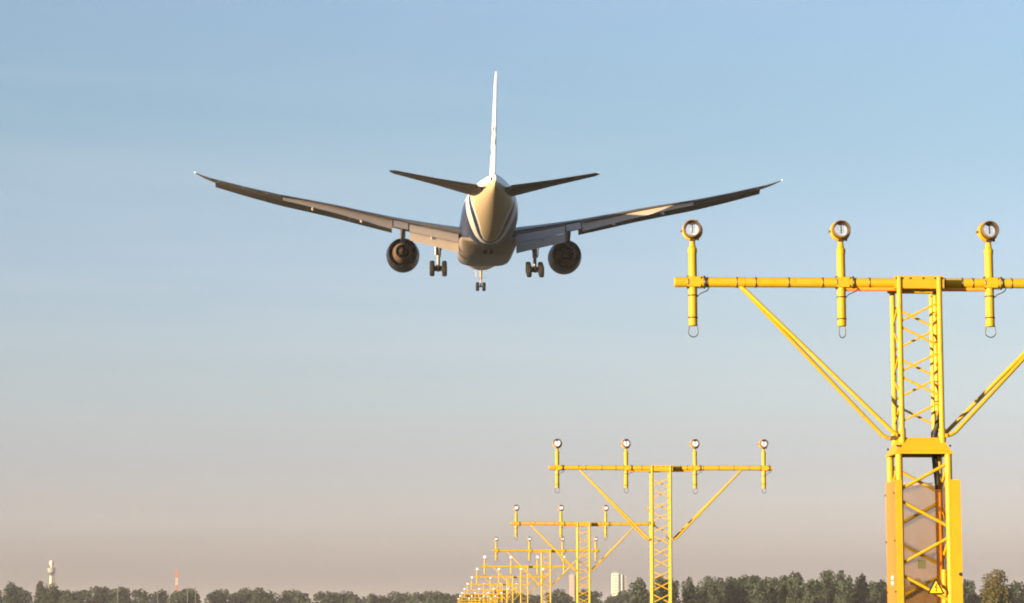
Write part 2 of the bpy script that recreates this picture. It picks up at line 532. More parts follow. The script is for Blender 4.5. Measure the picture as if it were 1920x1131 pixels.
pane = MB(); pane.box((0, 0, 0), (1.5, .12, 1.3)); pane_o = pane.build('window', M['glass']); pane_mesh = pane_o.data; bpy.data.objects.remove(pane_o)
def windows(parent, cx, cy, z0, z1, xs, face=-1):
    z = z0
    while z < z1:
        for xo in xs:
            o = bpy.data.objects.new('window', pane_mesh); col.objects.link(o); o.parent = parent
            o.location = (cx + xo, cy + face * .03, z)
        z += 3.0
t = thing('apartment_tower', 'pale tower block with sunlit cream front beside the lone round tree', 'building', (180.6, 2600, 0))
a = MB(); a.box((-2.8, 0, 28), (6.2, 12, 56.4)); a.build('wall', M['lit_wall'], t)
a = MB(); a.box((2.4, 2.2, 27.4), (3.6, 12, 54.8)); o = a.build('stair_tower', M['white_wall'], t)
a = MB(); a.box((6.6, 4.0, 27.2), (4.6, 12, 54.4)); o = a.build('shaded_side', M['grey_and_shade'], t)  # the block's shaded right side, given as a separate grey volume
a = MB(); a.box((-2.8, 0, 57.4), (3.4, 5, 2.4)); a.build('roof_plant_room', M['grey_and_shade'], t)
windows(t, -2.8, -6, 30, 55, (-1.9, 0, 1.9))
t = thing('apartment_slab', 'narrow pinkish slab block half hidden behind the third yellow mast', 'building', (140.4, 2700, 0))
a = MB(); a.box((-1.2, 0, 28.4), (4.6, 14, 56.8)); a.build('wall', M['pink_wall'], t)
a = MB(); a.box((2.2, 1.2, 28.2), (2.0, 14, 56.4)); a.build('end_wall', M['tower_dark'], t)
a = MB(); a.box((-1.2, 0, 57.6), (2.0, 4, 1.6)); a.build('roof_plant_room', M['grey_and_shade'], t)
windows(t, -1.2, -7, 30, 55, (-1.2, 1.2))

# control tower (only its upper part clears the trees)
t = thing('control_tower', 'slender airport control tower with white radar ball on the left horizon', 'control tower', (-453.4, 3000, 0))
a = MB(); a.lathe([(0, 2.6), (30, 2.2), (62, 2.0)], Matrix.Rotation(R(90), 4, 'X'), 20, (True, True)); a.build('shaft', M['tower_conc'], t, 40)
a = MB(); a.box((2.9, 0, 31.5), (1.8, 3.5, 63)); a.build('shaft_shade', M['tower_dark'], t)  # dark block standing in for shade down the shaft's right side
a = MB(); a.lathe([(61.6, 2.0), (64.5, 4.4), (66.0, 4.6)], Matrix.Rotation(R(90), 4, 'X'), 16, (True, True)); a.build('cab_base', M['tower_dark'], t, 30)
a = MB(); a.lathe([(66.0, 4.0), (69.6, 4.8)], Matrix.Rotation(R(90), 4, 'X'), 12, (True, True)); a.build('cab_glazing', M['glass'], t)
a = MB(); a.lathe([(69.6, 5.0), (70.4, 5.0), (71.2, 2.6)], Matrix.Rotation(R(90), 4, 'X'), 16, (True, True)); a.build('cab_roof', M['grey_and_shade'], t, 30)
a = MB(); a.lathe([(71.0, 1.4), (73.2, 1.2), (74.0, 2.3), (75.5, 3.0), (77.2, 3.0), (78.8, 2.2), (79.7, .9), (79.9, .1)], Matrix.Rotation(R(90), 4, 'X'), 18, (True, True)); a.build('radome', M['white'], t, 60)
# red and white radio mast
t = thing('radio_mast', 'red and white banded radio mast rising above the left tree line', 'mast', (-174.2, 1700, 0))
for k in range(8):
    z0, z1 = k * 4.9, (k + 1) * 4.9
    a = MB()
    for sx, sy in ((-1, -1), (1, -1), (1, 1), (-1, 1)):
        a.tube((sx * .62, sy * .62, z0), (sx * .62, sy * .62, z1), .2, 5)
    for j in range(3):
        for sy in (-1, 1):
            a.tube((-.62, sy * .62, z0 + j * 1.63), (.62, sy * .62, z0 + (j + 1) * 1.63), .12, 4)
            a.tube((.62, sy * .62, z0 + j * 1.63), (-.62, sy * .62, z0 + (j + 1) * 1.63), .12, 4)
    a.build('mast_section', M['red'] if k % 2 == 1 else M['white'], t)
a = MB(); a.tube((0, 0, 39.2), (0, 0, 41.5), .12, 6); a.build('antenna', M['red'], t)
# thin poles in front of the left trees
pb = MB(); pb.tube((0, 0, 0), (0, 0, 18.4), .13, 6, .09)
pole_src = None
for i, (px, hh, lab) in enumerate(((-125.3, 1.04, 'thin pale pole first to the left of the red and white radio mast'),
                              (-109.8, 1.0, 'thin pale pole between two others left of the banded mast'),
                              (-105.3, .97, 'thin pale pole close beside the left of the red and white mast'),
                              (-98.2, 1.0, 'thin pale pole just to the right of the red and white mast'),
                              (-95.1, .98, 'thin pale pole farthest right past the red and white mast'))):
    t = thing('light_pole', lab, 'pole', (px, 1000, 0), 'thin poles before the left tree line')
    if pole_src is None:
        pole_src = pb.build('pole', M['grey_and_shade'], t, 60)
        hd = MB(); hd.box((.3, 0, 18.45), (.8, .3, .14)); head_src = hd.build('lamp_head', M['steel'], t)
    else:
        for s_ in (pole_src, head_src):
            c = s_.copy(); col.objects.link(c); c.parent = t
    t.scale.z = hh

# ------------------------------------------------------------------ approach light masts
BAR = 5.045          # height of the cross bar
I4 = Matrix.Identity(4)
XAX = Matrix.Rotation(R(-90), 4, 'Z')     # lathe axis +Y -> +X
ZAX = Matrix.Rotation(R(90), 4, 'X')      # lathe axis +Y -> +Z
def light_fitting(root, x, rng, fine, glass):
    n = 16 if fine else 8
    p = MB()
    p.lathe([(-.44, .040), (-.43, .044), (-.02, .044), (.29, .042), (.305, .047), (.34, .047), (.355, .034), (.40, .028), (.425, .028)],
            Matrix.Translation((x, -.0, BAR)) @ ZAX, n, (True, True))
    post = p.build('light_post', M['yellow'], root, 35)
    c = MB(); c.lathe([(-.055, .052), (-.05, .062), (.05, .062), (.055, .052)], Matrix.Translation((x + .055, 0, BAR)) @ XAX, n, (True, True))
    c.box((x + .01, -.045, BAR), (.13, .03, .10))
    c.build('clamp', M['yellow'], post, 35)
    if fine:
        for dx in (-.05, .118):
            u = MB(); u.torus((x + dx, 0, BAR), .061, .008, Matrix.Rotation(R(90), 4, 'Z'), 18, 5); u.build('clamp_bolt', M['dark_metal'], post, 60)
        for dz in (-.15, -.36):
            u = MB(); u.torus((x, 0, BAR + dz + rng.uniform(-.02, .02)), .046, .006, Matrix.Rotation(R(90), 4, 'X'), 16, 5); u.build('tie_band', M['dark_metal'], post, 60)
    # cable that hangs as a loop under the post
    lp = MB()
    w = rng.uniform(.032, .055); h = rng.uniform(.085, .105)
    pts = []
    for k in range(15):
        a = math.pi * (1.16 - 1.32 * k / 14.0)
        pts.append((x + .005 + w * math.cos(a) * (1.08 if k < 8 else .95), .01, BAR - .47 - h * .5 + h * .55 * -math.sin(a) + .02))
    pts = [(x - w * .8, .01, BAR - .40)] + pts + [(x + w * .75, .01, BAR - .40)]
    lp.path(pts, .0055, 5); lp.build('cable_loop', M['wire'], post, 60)
    if fine:
        cb = MB(); cb.path([(x + .16, -.03, BAR - .055), (x + .145, -.04, BAR - .085), (x + .11, -.045, BAR - .105), (x + .07, -.03, BAR - .12), (x + .042, -.015, BAR - .15)], .0055, 6)
        cb.build('lamp_cable', M['wire'], post, 60)
    # lamp head, tilted up towards the approach
    mt = Matrix.Translation((x, 0, BAR + .53)) @ Matrix.Rotation(R(rng.uniform(-7, 9)), 4, 'Z') @ Matrix.Rotation(R(-6.5 + rng.uniform(-1, 1)), 4, 'X')
    n = 28 if fine else 12
    hmb = MB()
    hmb.lathe([(-.075, .078), (-.085, .082), (-.083, .090), (-.02, .092), (.0, .093), (.004, .104), (.03, .106), (.036, .095), (.09, .075), (.135, .035), (.14, .0)], mt, n, mi=0)
    hmb.lathe([(-.075, .078), (-.03, .067), (-.012, .066)], mt, n, mi=1)
    hmb.lathe([(-.072, .0765), (-.088, .079), (-.088, .087), (-.07, .0925), (-.03, .0935)], mt, n, mi=2)
    hmb.build('lamp_housing', [M['yellow_solid'], M['dark_metal'], M['brass']], post, 40)
    lz = MB(); lz.lathe([(-.018, .067), (-.027, .05), (-.031, .0)], mt, n, (False, False)); lz.build('lamp_lens', M[glass], post, 60)
    if fine:
        b = MB()
        b.box((0, 0, 0), (.010, .012, .10)); b.box((0, -.003, .042), (.055, .012, .018))
        b.v = [tuple(mt @ (Vector(v) + Vector((0, -.043, .012)))) for v in b.v]
        b.build('filament_shield', M['dark_metal'], post)
        for k in range(3):
            a = 1.1 + 2.094 * k
            s = MB(); s.box((0, 0, 0), (.018, .03, .018)); s.v = [tuple(mt @ (Vector(v) + Vector((.108 * math.cos(a), .015, .108 * math.sin(a))))) for v in s.v]
            s.build('clip', M['brass'], post)
    y = MB(); y.box((x, .0, BAR + .43), (.05, .06, .035)); y.build('lamp_bracket', M['dark_metal'], post)
    return post

def zig(z_hi, z_lo, pitch, rise, flip):
    out, z, k = [], z_hi, flip
    while z - rise > z_lo:
        out.append((z, z - rise, k % 2))
        z -= pitch; k += 1
    return out

def make_mast(nearest, fine, seed):
    rng = random.Random(seed)
    label = 'x'
    root = thing('approach_light_mast', label, 'light mast')
    # cross bar with its end caps and cable bands
    b = MB(); b.lathe([(-2.435, .046), (-2.43, .05), (2.43, .05), (2.435, .046)], Matrix.Translation((0, 0, BAR)) @ XAX, 20 if fine else 10, (True, True))
    bar = b.build('cross_bar', M['yellow'], root, 35)
    if fine:
        for bx in (-2.09, -1.81, -1.61, -1.29, -.95, -.66, -.44, -.12, .06, .31, .44, .58, .95, 1.25, 1.62, 1.95, 2.2):
            u = MB(); u.torus((bx + rng.uniform(-.03, .03), 0, BAR), .0515, .0055, Matrix.Rotation(R(90), 4, 'Z') , 18, 5); u.build('cable_band', M['dark_metal'], bar, 60)
        for sx in (-1, 1):
            u = MB(); u.lathe([(-.05, .053), (.05, .053)], Matrix.Translation((sx * 1.78, 0, BAR)) @ XAX, 18, (True, True)); u.build('sleeve', M['yellow'], bar, 35)
    for sx in (-1, 1):
        cd = MB(); cd.tube((sx * .74, 0, BAR - .062), (sx * .2, 0, BAR - .062), .022, 8)
        cd.build('cable_conduit', M['orange_pipe'], bar, 60)
    for i in range(4):
        light_fitting(root, (i - 1.5) * 1.5, rng, fine, 'lens' if nearest else 'lens_lit' if fine else 'lens_bright')
    h = .2
    for sy in (-1, 1):
        c = MB(); c.box((0, sy * (h + .0), BAR - .012), (2 * h + .10, .018, .115)); c.box((0, sy * (h - .03), BAR - .075), (2 * h + .10, .07, .012))
        c.build('cross_channel', M['yellow_solid'], root)
    if fine:
        for bx in (-.23, -.17, -.09, .04, .16, .23):
            u = MB(); u.tube((bx, -.195, BAR + .02), (bx, -.215, BAR + .02), .011, 6); u.build('plate_bolt', M['dark_metal'], root)
    z_low = 3.455 if nearest else .12
    nleg = 12 if fine else 6
    corners = [(-h, -h), (h, -h), (h, h), (-h, h)]
    for cx, cy in corners:
        l = MB(); l.tube((cx, cy, z_low), (cx, cy, BAR + .035), .027, nleg); l.build('leg', M['yellow'], root, 50)
    faces = [(0, 1, 0), (1, 2, 1), (3, 2, 1), (0, 3, 1)]
    def lattice(hh, z_hi, z_lo, pitch, rise, r, parent_name):
        cs = [(-hh, -hh), (hh, -hh), (hh, hh), (-hh, hh)]
        for a, c, fl in faces:
            acc = MB()
            for za, zb, k in zig(z_hi, z_lo, pitch, rise, fl):
                p, q = (cs[c], cs[a]) if k == 0 else (cs[a], cs[c])
                m_ = MB() if fine else acc
                m_.tube((*p, za), (*q, zb), r, 6 if fine else 4)
                if fine:
                    m_.build('diagonal_brace', M['yellow'], root, 60)
            if not fine:
                acc.build('lattice_face', M['yellow'], root, 60)['kind'] = 'stuff'
    lattice(h, 4.83, z_low, .25, .20, .013, '')
    # raking struts from the bar to the truss, with flattened feet
    for sx in (-1, 1):
        for sy in (-1, 1):
            s = MB()
            s.path([(sx * 1.80, 0, BAR - .02), (sx * 1.72, sy * .03, BAR - .085), (sx * .31 - sy * .02, sy * h, 3.525), (sx * .26 - sy * .015, sy * h, 3.495), (sx * .18, sy * h, 3.49)], [.017, .020, .020, .019, .015], 10 if fine else 6)
            s.build('raking_strut', M['yellow'], root, 50)
        k = MB(); k.box((sx * .235, 0, 3.49), (.03, 2 * h + .06, .035)); k.build('strut_foot', M['dark_metal'] if sx < 0 else M['yellow'], root)
    # conduit up the side of the truss
    c = MB()
    if nearest:
        c.tube((.205, .05, 3.74), (.205, .05, BAR - .12), .028, 12)
    else:
        c.tube((.205, .05, .1), (.205, .05, BAR - .12), .028, 8)
    con = c.build('riser_conduit', M['orange_pipe'], root, 60)
    if fine:
        for z in ((4.75, 4.45, 4.05, 3.85) if nearest else (4.6, 4.1, 3.6, 3.1, 2.6, 2.1)):
            u = MB(); u.torus((.205, .05, z), .03, .006, Matrix.Rotation(R(90), 4, 'X'), 14, 5); u.build('tie_band', M['dark_metal'], con, 60)
        bx = MB(); bx.path([(.205, .05, BAR - .12), (.215, .02, BAR - .08), (.26, 0, BAR - .06), (.33, 0, BAR - .055)], .014, 6); bx.build('cable_tail', M['wire'], con, 60)
    if nearest:
        hb = .245
        # flared collar where the upper truss breaks away
        def sq(hh, z): return [(-hh, -hh, z), (hh, -hh, z), (hh, hh, z), (-hh, hh, z)]
        c = MB(); c.loft([sq(.205, 3.47), sq(.27, 3.335), sq(.285, 3.33), sq(.285, 3.305), sq(.24, 3.305)], (False, False)); c.loft([sq(.19, 3.465), sq(.2045, 3.4705)], (False, False))
        col_ = c.build('collar', M['yellow_solid'], root)
        fix_normals(col_)
        for cx, cy in corners:
            s = MB(); s.tube((cx * 1.0, cy * 1.0, 3.38), (cx, cy, 3.56), .036, 12); s.build('leg_socket', M['yellow'], root, 40)
            s = MB(); s.tube((cx * 1.31, cy * 1.31, 3.385), (cx * 1.31, cy * 1.38, 3.385), .012, 6); s.build('collar_bolt', M['dark_metal'], col_)
        for sx in (-1, 1):
            for sy in (-1, 1):
                l = MB(); l.tube((sx * hb, sy * hb, .12), (sx * hb, sy * hb, 3.31), .035, 14); l.build('lower_leg', M['yellow'], root, 50)
        cs = [(-hb, -hb), (hb, -hb), (hb, hb), (-hb, hb)]
        for a, c2, fl in faces:
            for za, zb, k in zig(3.215, .15, .365, .265, fl):
                p, q = (cs[c2], cs[a]) if k == 0 else (cs[a], cs[c2])
                m_ = MB(); m_.tube((*p, za), (*q, zb), .0165, 8); m_.build('diagonal_brace', M['yellow'], root, 60)
        # black hose that bridges the breakaway joint
        s = MB(); s.path([(.205, .05, 3.76), (.207, .05, 3.68), (.20, .045, 3.60), (.165, .03, 3.52), (.150, .02, 3.44), (.160, .03, 3.34), (.175, .05, 3.2), (.19, .05, 3.08), (.195, .05, 2.97)], .031, 12)
        s.build('flexible_hose', M['black'], root, 60)
        s = MB(); s.tube((.195, .05, .12), (.195, .05, 2.985), .030, 12); s.build('lower_conduit', M['orange_pipe'], root, 60)
        s = MB(); s.tube((.225, -.02, .12), (.225, -.02, 2.17), .028, 12); s.build('cable_pipe', M['yellow'], root, 60)
        # amber guard panels round the foot
        T, B = 3.05, .35
        def panel(c, d, nm='guard_panel', mt='amber'):
            p = MB(); p.box(c, d); return p.build(nm, M[mt], root)
        lp = panel((-.29, .01, (T + B) / 2), (.006, .56, T - B))
        rp = panel((.295, .03, (T + B) / 2), (.006, .52, T - B))
        bp = panel((0, .293, (T + B) / 2), (.57, .006, T - B), 'guard_panel', 'amber_pale')
        panel((.292, -.272, (T + B) / 2), (.125, .012, T - B), 'cover_strip', 'yellow_solid')
        panel((-.262, -.285, (T + B) / 2), (.062, .010, T - B), 'edge_trim', 'yellow_solid')
        for px_, dz in ((-.293, 2.92), (-.293, 2.45), (-.293, 1.95)):
            for yy in (-.22, .26):
                s = MB(); s.tube((px_ + .004, yy, dz), (px_ - .012, yy, dz), .009, 6); s.build('panel_bolt', M['dark_metal'], lp)
        s = MB(); s.tube((.335, -.28, 2.12), (.335, -.30, 2.12), .018, 10); s.build('lock_bolt', M['black'], root)
        for dz in (0, -.055):
            s = MB(); s.box((-.296, -.03, 2.09 + dz), (.004, .10, .036)); s.build('sticker', M['white_sticker'], lp)
        s = MB(); s.box((.06, .288, 2.23), (.075, .003, .085)); s.build('sticker', M['green_sticker'], bp)
        # electrical warning triangle
        mt = Matrix.Translation((.085, -.302, 1.93))
        W = .077
        s = MB(); s.prism([(-W, -.005), (W, -.005), (W + .006, .006), (.006, .144), (-.006, .144), (-W - .006, .006)], .006, mt)
        sg = s.build('warning_sign', M['sign_black'], root)
        mt2 = Matrix.Translation((.085, -.3062, 1.93))
        s = MB(); s.prism([(-W + .014, .008), (W - .014, .008), (0, .124)], .003, mt2); s.build('sign_face', M['sign_yellow'], sg)
        mt3 = Matrix.Translation((.085, -.3088, 1.93))
        s = MB()
        for poly in ([(.004, .098), (-.016, .056), (-.004, .058), (.014, .098)], [(-.016, .056), (.015, .066), (.012, .058), (-.004, .054)], [(.015, .066), (.001, .030), (-.004, .030), (.006, .062)], [(.010, .032), (-.002, .016), (-.008, .034)]):
            s.prism(poly, .0022, mt3)
            mt3 = mt3 @ Matrix.Translation((0, -.0003, 0))
        s.build('lightning_bolt', M['sign_black'], sg)
        s = MB(); s.box((.085, -.282, 1.985), (.03, .035, .10)); s.build('sign_bracket', M['steel'], sg)
    f = MB(); f.box((0, 0, .06), (.9, .9, .14)); f.build('footing', M['concrete'], root)
    return root

MAST_X, MAST_Y0, STEP = 4.779, 25.30, 30.0
labels = ['nearest yellow approach light mast, with amber guard panels and warning triangle at its foot',
          'second yellow lattice mast, all four lamps clear against the sky, a dark tree behind it',
          'third yellow mast, its rightmost lamp passing behind the left leg of the second mast',
          'fourth yellow mast, whose bar crosses just under the bar of the third mast',
          'fifth yellow mast, its bar level with the middle of the lattice of the third mast',
          'sixth yellow mast of the receding row, small, its bar below the fifth bar',
          'seventh yellow mast of the receding row, its bar just above the tree tops',
          'eighth yellow mast, lamps level with the far tree tops',
          'ninth yellow mast far down the row, its bar in front of the far trees',
          'tenth yellow mast down the row, lamps just under those of the ninth',
          'eleventh tiny yellow mast near the far end of the receding row',
          'twelfth and last tiny yellow mast at the far end of the row']
GROUP = 'row of yellow approach light masts'
m0 = make_mast(True, True, 3)
m1 = make_mast(False, True, 8)
m3 = make_mast(False, False, 5)
masts = [m0, m1, copy_tree(m1), copy_tree(m1), m3] + [copy_tree(m3) for _ in range(7)]
mast_rng = random.Random(2)
for k, m_ in enumerate(masts):
    m_.location = (MAST_X, MAST_Y0 + STEP * k, 0)
    tag(m_, labels[k], 'light mast', GROUP)
    if k:
        m_.rotation_euler = (R(mast_rng.uniform(-.12, .12)), R(mast_rng.uniform(-.12, .12)), R(mast_rng.uniform(-.9, .9)))

# ------------------------------------------------------------------ aircraft
plane = thing('airliner', 'white, blue and grey twin-engine airliner on final approach with wheels and flaps down', 'airplane', (5.19, 286.15, 46.95))
plane.rotation_mode = 'XYZ'
# pitch about X, roll about Y, heading about Z
plane.rotation_euler = (Matrix.Rotation(R(.50), 3, 'Z') @ Matrix.Rotation(R(3.45), 3, 'X') @ Matrix.Rotation(R(.36), 3, 'Y')).to_euler()
S0 = 33.0
def P(x, s, z): return Vector((x, S0 - s, z))
def interp(tab, s):
    for a, b in zip(tab, tab[1:]):
        if s <= b[0]:
            t = (s - a[0]) / (b[0] - a[0])
            return [a[i] + (b[i] - a[i]) * t for i in range(1, len(a))]
    return list(tab[-1][1:])
FUS = [(0, -.72, -.9, .08), (.4, .0, -1.45, .72), (1, .45, -1.8, 1.15), (2, 1.15, -2.2, 1.7), (3.2, 1.95, -2.52, 2.15), (5, 2.62, -2.84, 2.62), (7, 2.95, -3.02, 2.92), (9, 3.06, -3.09, 3.05), (11.5, 3.1, -3.1, 3.1),
       (20, 3.1, -3.1, 3.1), (30, 3.1, -3.1, 3.1), (36, 3.1, -3.1, 3.1), (40, 3.1, -3.1, 3.1), (42.5, 3.1, -3.07, 3.1), (44, 3.1, -2.98, 3.08), (46, 3.1, -2.76, 3.03), (48, 3.1, -2.44, 2.95), (50, 3.09, -2.04, 2.82), (52, 3.07, -1.6, 2.62),
       (54, 3.02, -1.12, 2.34), (56, 2.95, -.62, 1.98), (58, 2.85, -.12, 1.55), (59.5, 2.75, .25, 1.2), (61, 2.62, .64, .80), (62, 2.52, .92, .50), (62.8, 2.42, 1.16, .27), (63.3, 2.33, 1.34, .14), (63.6, 2.2, 1.5, .07)]
def fus_ring(s, zt, zb, w, n=56):
    zc, hh = (zt + zb) / 2, (zt - zb) / 2
    return [P(w * math.cos(a), s, zc + hh * math.sin(a)) for a in (2 * math.pi * k / n for k in range(n))]
rings = []
for a, b in zip(FUS, FUS[1:]):
    k = 3 if b[0] - a[0] > 1 else 2
    if b[0] - a[0] > 4: k = 1
    for j in range(k):
        t = j / k
        rings.append([a[i] + (b[i] - a[i]) * t for i in range(4)])
rings.append(FUS[-1])
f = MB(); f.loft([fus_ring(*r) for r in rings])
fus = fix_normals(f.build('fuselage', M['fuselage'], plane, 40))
# belly fairing, lower half sections
BF = [(14.5, 1.6, -3.04, -2.2), (17, 2.7, -3.3, -2.1), (20, 3.15, -3.56, -2.0), (24, 3.22, -3.66, -1.9), (33, 3.22, -3.66, -1.9), (36, 3.22, -3.64, -1.95), (37.6, 3.2, -3.56, -1.97), (39.5, 3.16, -3.25, -2.02), (41.2, 3.10, -2.98, -2.1), (41.9, 3.06, -2.80, -2.15), (42.2, 2.95, -2.6, -2.2)]
rr = []
for s, w, zb, zt in BF:
    ring = []
    n = 28
    for k in range(n + 1):
        a = math.pi + math.pi * k / n
        ca, sa = math.cos(a), math.sin(a)
        ex = .5
        ring.append(P(w * math.copysign(abs(ca) ** ex, ca), s, zt - (zt - zb) * abs(sa) ** .62))
    rr.append(ring)
f = MB(); f.loft(rr)
bf = fix_normals(f.build('belly_fairing', M['fairing'], plane, 35))
for sx in (-.37, .37):
    d = MB(); d.box(P(sx, 38.6, -3.41), (.34, 2.0, .10), Matrix.Rotation(R(-9.3), 3, 'X')); d.build('exhaust_louvre', M['duct'], bf)
d = MB(); d.torus(P(-.27, 62.75, 1.92), .15, .05, Matrix.Rotation(R(12), 4, 'Z'), 16, 6); d.lathe([(-.02, .15), (-.02, 0)], Matrix.Translation(P(-.27, 62.78, 1.92)) @ Matrix.Rotation(R(12), 4, 'Z'), 14)
d.build('exhaust_outlet', M['plug'], fus, 60)
# cockpit windows ring, cabin door outlines on the flank
d = MB()
for sx in (-1, 1):
    for s, x, z in ((2.6, .55, 1.28), (2.75, 1.15, 1.22), (3.1, 1.62, 1.12)):
        d.box(P(sx * x, s, z + .22), (.5, .25, .5), Matrix.Rotation(R(-sx * (20 + x * 25)), 3, 'Z') @ Matrix.Rotation(R(32), 3, 'X'))
d.build('cockpit_windows', M['glass'], fus)

# lifting surfaces
def airfoil(n=9):
    pts = []
    for k in range(n + 1):
        x = .5 * (1 - math.cos(math.pi * k / n))
        t = 5 * (.2969 * math.sqrt(x) - .126 * x - .3516 * x * x + .2843 * x ** 3 - .1015 * x ** 4)
        pts.append((x, t))
    return pts
AF = airfoil()
def section(lat, le, te, zte, tc, inc, x_end_up=1.0, x_end_lo=1.0, camber=.018):
    """closed ring from upper TE round the nose to lower TE; zte is the height of the trailing edge"""
    c = te - le
    out = []
    def pt(x, side):
        t = 0
        for (xa, ta), (xb, tb) in zip(AF, AF[1:]):
            if xa <= x <= xb:
                t = ta + (tb - ta) * (x - xa) / max(xb - xa, 1e-6)
        zz = camber * math.sin(math.pi * x) * c + side * t * tc * c
        return P(lat, le + x * c, zte + (1 - x) * c * math.sin(R(inc)) + zz)
    for k in range(9, -1, -1):
        x = AF[k][0] * x_end_up
        out.append(pt(x, 1))
    for k in range(1, 10):
        x = AF[k][0] * x_end_lo
        out.append(pt(x, -1))
    return out
#        lat   LE    TE    zTE   t/c  inc
WING = [(0.0, 18.4, 35.4, -1.72, .135, 3.2), (3.0, 20.3, 35.4, -1.22, .13, 3.0), (6.0, 22.4, 35.4, -.62, .12, 2.6), (8.9, 24.4, 35.4, -.05, .115, 2.2), (10.7, 25.6, 35.6, .30, .11, 2.0),
        (14.0, 27.8, 36.6, .93, .105, 1.6), (17.2, 30.0, 37.6, 1.56, .10, 1.2), (20.3, 32.1, 38.6, 2.06, .10, .8), (23.3, 34.1, 39.6, 2.50, .10, .5), (27.0, 36.6, 40.8, 3.20, .10, .2), (30.6, 39.0, 41.95, 3.98, .10, 0)]
TIP = [(30.6, 39.0, 41.95, 3.98, .10, 0), (31.5, 40.1, 42.3, 4.24, .095, 0), (32.1, 41.2, 42.6, 4.45, .09, 0), (32.4, 42.1, 42.75, 4.58, .08, 0)]
def wing_at(lat): return interp(WING, lat)
def wing(sx):
    w = MB()
    w.loft([section(sx * a, b, c, d, e, f_, .80, .72) for a, b, c, d, e, f_ in WING])
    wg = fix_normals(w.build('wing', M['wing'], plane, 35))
    t = MB(); t.loft([section(sx * a, b, c, d, e, f_) for a, b, c, d, e, f_ in TIP])
    fix_normals(t.build('raked_tip', M['wing'], wg, 35))
    l = MB(); l.lathe([(-.2, .0), (-.14, .055), (0, .075), (.14, .055), (.2, 0)], Matrix.Translation(P(sx * 32.38, 42.3, 4.59)), 10); l.build('tip_light', M['nav_light'], wg, 60)
    # trailing edge spoiler skin that closes the wing above the flaps
    def slab(name, mat, l0, l1, x0, x1, defl, tk, drop=0.0, aft=0.0, chord_mul=(1, 1), n=6, rel=None, parent=wg):
        """panel hinged at wing chord fraction x0, of length (x1-x0)*c*chord_mul, turned down by defl degrees"""
        rings = []
        for k in range(n + 1):
            u = k / n
            lat = l0 + (l1 - l0) * u
            le, te, zte, tc, inc = wing_at(lat)
            c = te - le
            cm = chord_mul[0] + (chord_mul[1] - chord_mul[0]) * u
            L = rel[0] + (rel[1] - rel[0]) * u if rel else (x1 - x0) * c * cm
            s0 = le + x0 * c + aft
            z0 = zte + (1 - x0) * c * math.sin(R(inc)) + .018 * c * math.sin(math.pi * x0) + drop
            d = R(defl + inc)
            ring = []
            prof = [(0, .0), (.02, .42), (.12, .85), (.35, 1.0), (.7, .55), (1, .04), (1, -.04), (.7, -.25), (.35, -.5), (.12, -.55), (.02, -.35)]
            for px_, pz in prof:
                a, b = px_ * L, pz * tk * L * .5
                ring.append(P(sx * lat, s0 + a * math.cos(d) + b * math.sin(d), z0 - a * math.sin(d) + b * math.cos(d)))
            rings.append(ring)
        m_ = MB(); m_.loft(rings)
        return fix_normals(m_.build(name, M[mat], parent, 50))
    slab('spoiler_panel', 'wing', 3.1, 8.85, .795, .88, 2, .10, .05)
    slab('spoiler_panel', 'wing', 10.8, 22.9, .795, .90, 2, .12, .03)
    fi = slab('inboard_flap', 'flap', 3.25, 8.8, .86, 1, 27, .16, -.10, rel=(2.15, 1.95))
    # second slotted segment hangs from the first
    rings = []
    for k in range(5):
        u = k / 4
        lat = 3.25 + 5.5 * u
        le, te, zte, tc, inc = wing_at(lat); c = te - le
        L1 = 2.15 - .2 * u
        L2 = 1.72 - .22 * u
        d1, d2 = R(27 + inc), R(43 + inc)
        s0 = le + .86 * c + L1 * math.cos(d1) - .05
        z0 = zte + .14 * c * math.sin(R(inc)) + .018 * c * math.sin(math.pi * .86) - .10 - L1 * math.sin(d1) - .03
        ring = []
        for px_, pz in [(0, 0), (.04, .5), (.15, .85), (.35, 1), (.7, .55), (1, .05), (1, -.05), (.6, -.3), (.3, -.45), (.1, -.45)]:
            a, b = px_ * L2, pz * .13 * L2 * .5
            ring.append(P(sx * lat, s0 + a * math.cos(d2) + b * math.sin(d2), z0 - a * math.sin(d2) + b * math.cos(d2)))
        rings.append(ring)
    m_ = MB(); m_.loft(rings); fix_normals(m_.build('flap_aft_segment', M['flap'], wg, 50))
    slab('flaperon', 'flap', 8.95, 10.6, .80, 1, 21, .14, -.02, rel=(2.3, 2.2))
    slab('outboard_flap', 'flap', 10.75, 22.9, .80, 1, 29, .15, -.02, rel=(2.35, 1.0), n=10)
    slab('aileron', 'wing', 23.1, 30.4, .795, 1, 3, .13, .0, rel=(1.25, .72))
    # drooped leading edge slats
    for l0, l1 in ((4.0, 8.4), (10.9, 15.78), (15.8, 20.48), (20.5, 25.18), (25.2, 30.4)):
        rings = []
        for k in range(5):
            lat = l0 + (l1 - l0) * k / 4
            le, te, zte, tc, inc = wing_at(lat); c = te - le
            zl = zte + c * math.sin(R(inc))
            L = .13 * c + .25
            dz = -.35 - .018 * c
            ring = []
            for a, b in [(0, -.02), (.06, .11), (.3, .22), (.7, .26), (1, .23), (1, .20), (.65, .12), (.3, -.02), (.1, -.16)]:
                ring.append(P(sx * lat, le - .55 * L + a * L, zl + dz + b * L * 1.5 + a * .30))
            rings.append(ring)
        m_ = MB(); m_.loft(rings); fix_normals(m_.build('slat', M['wing'], wg, 40))
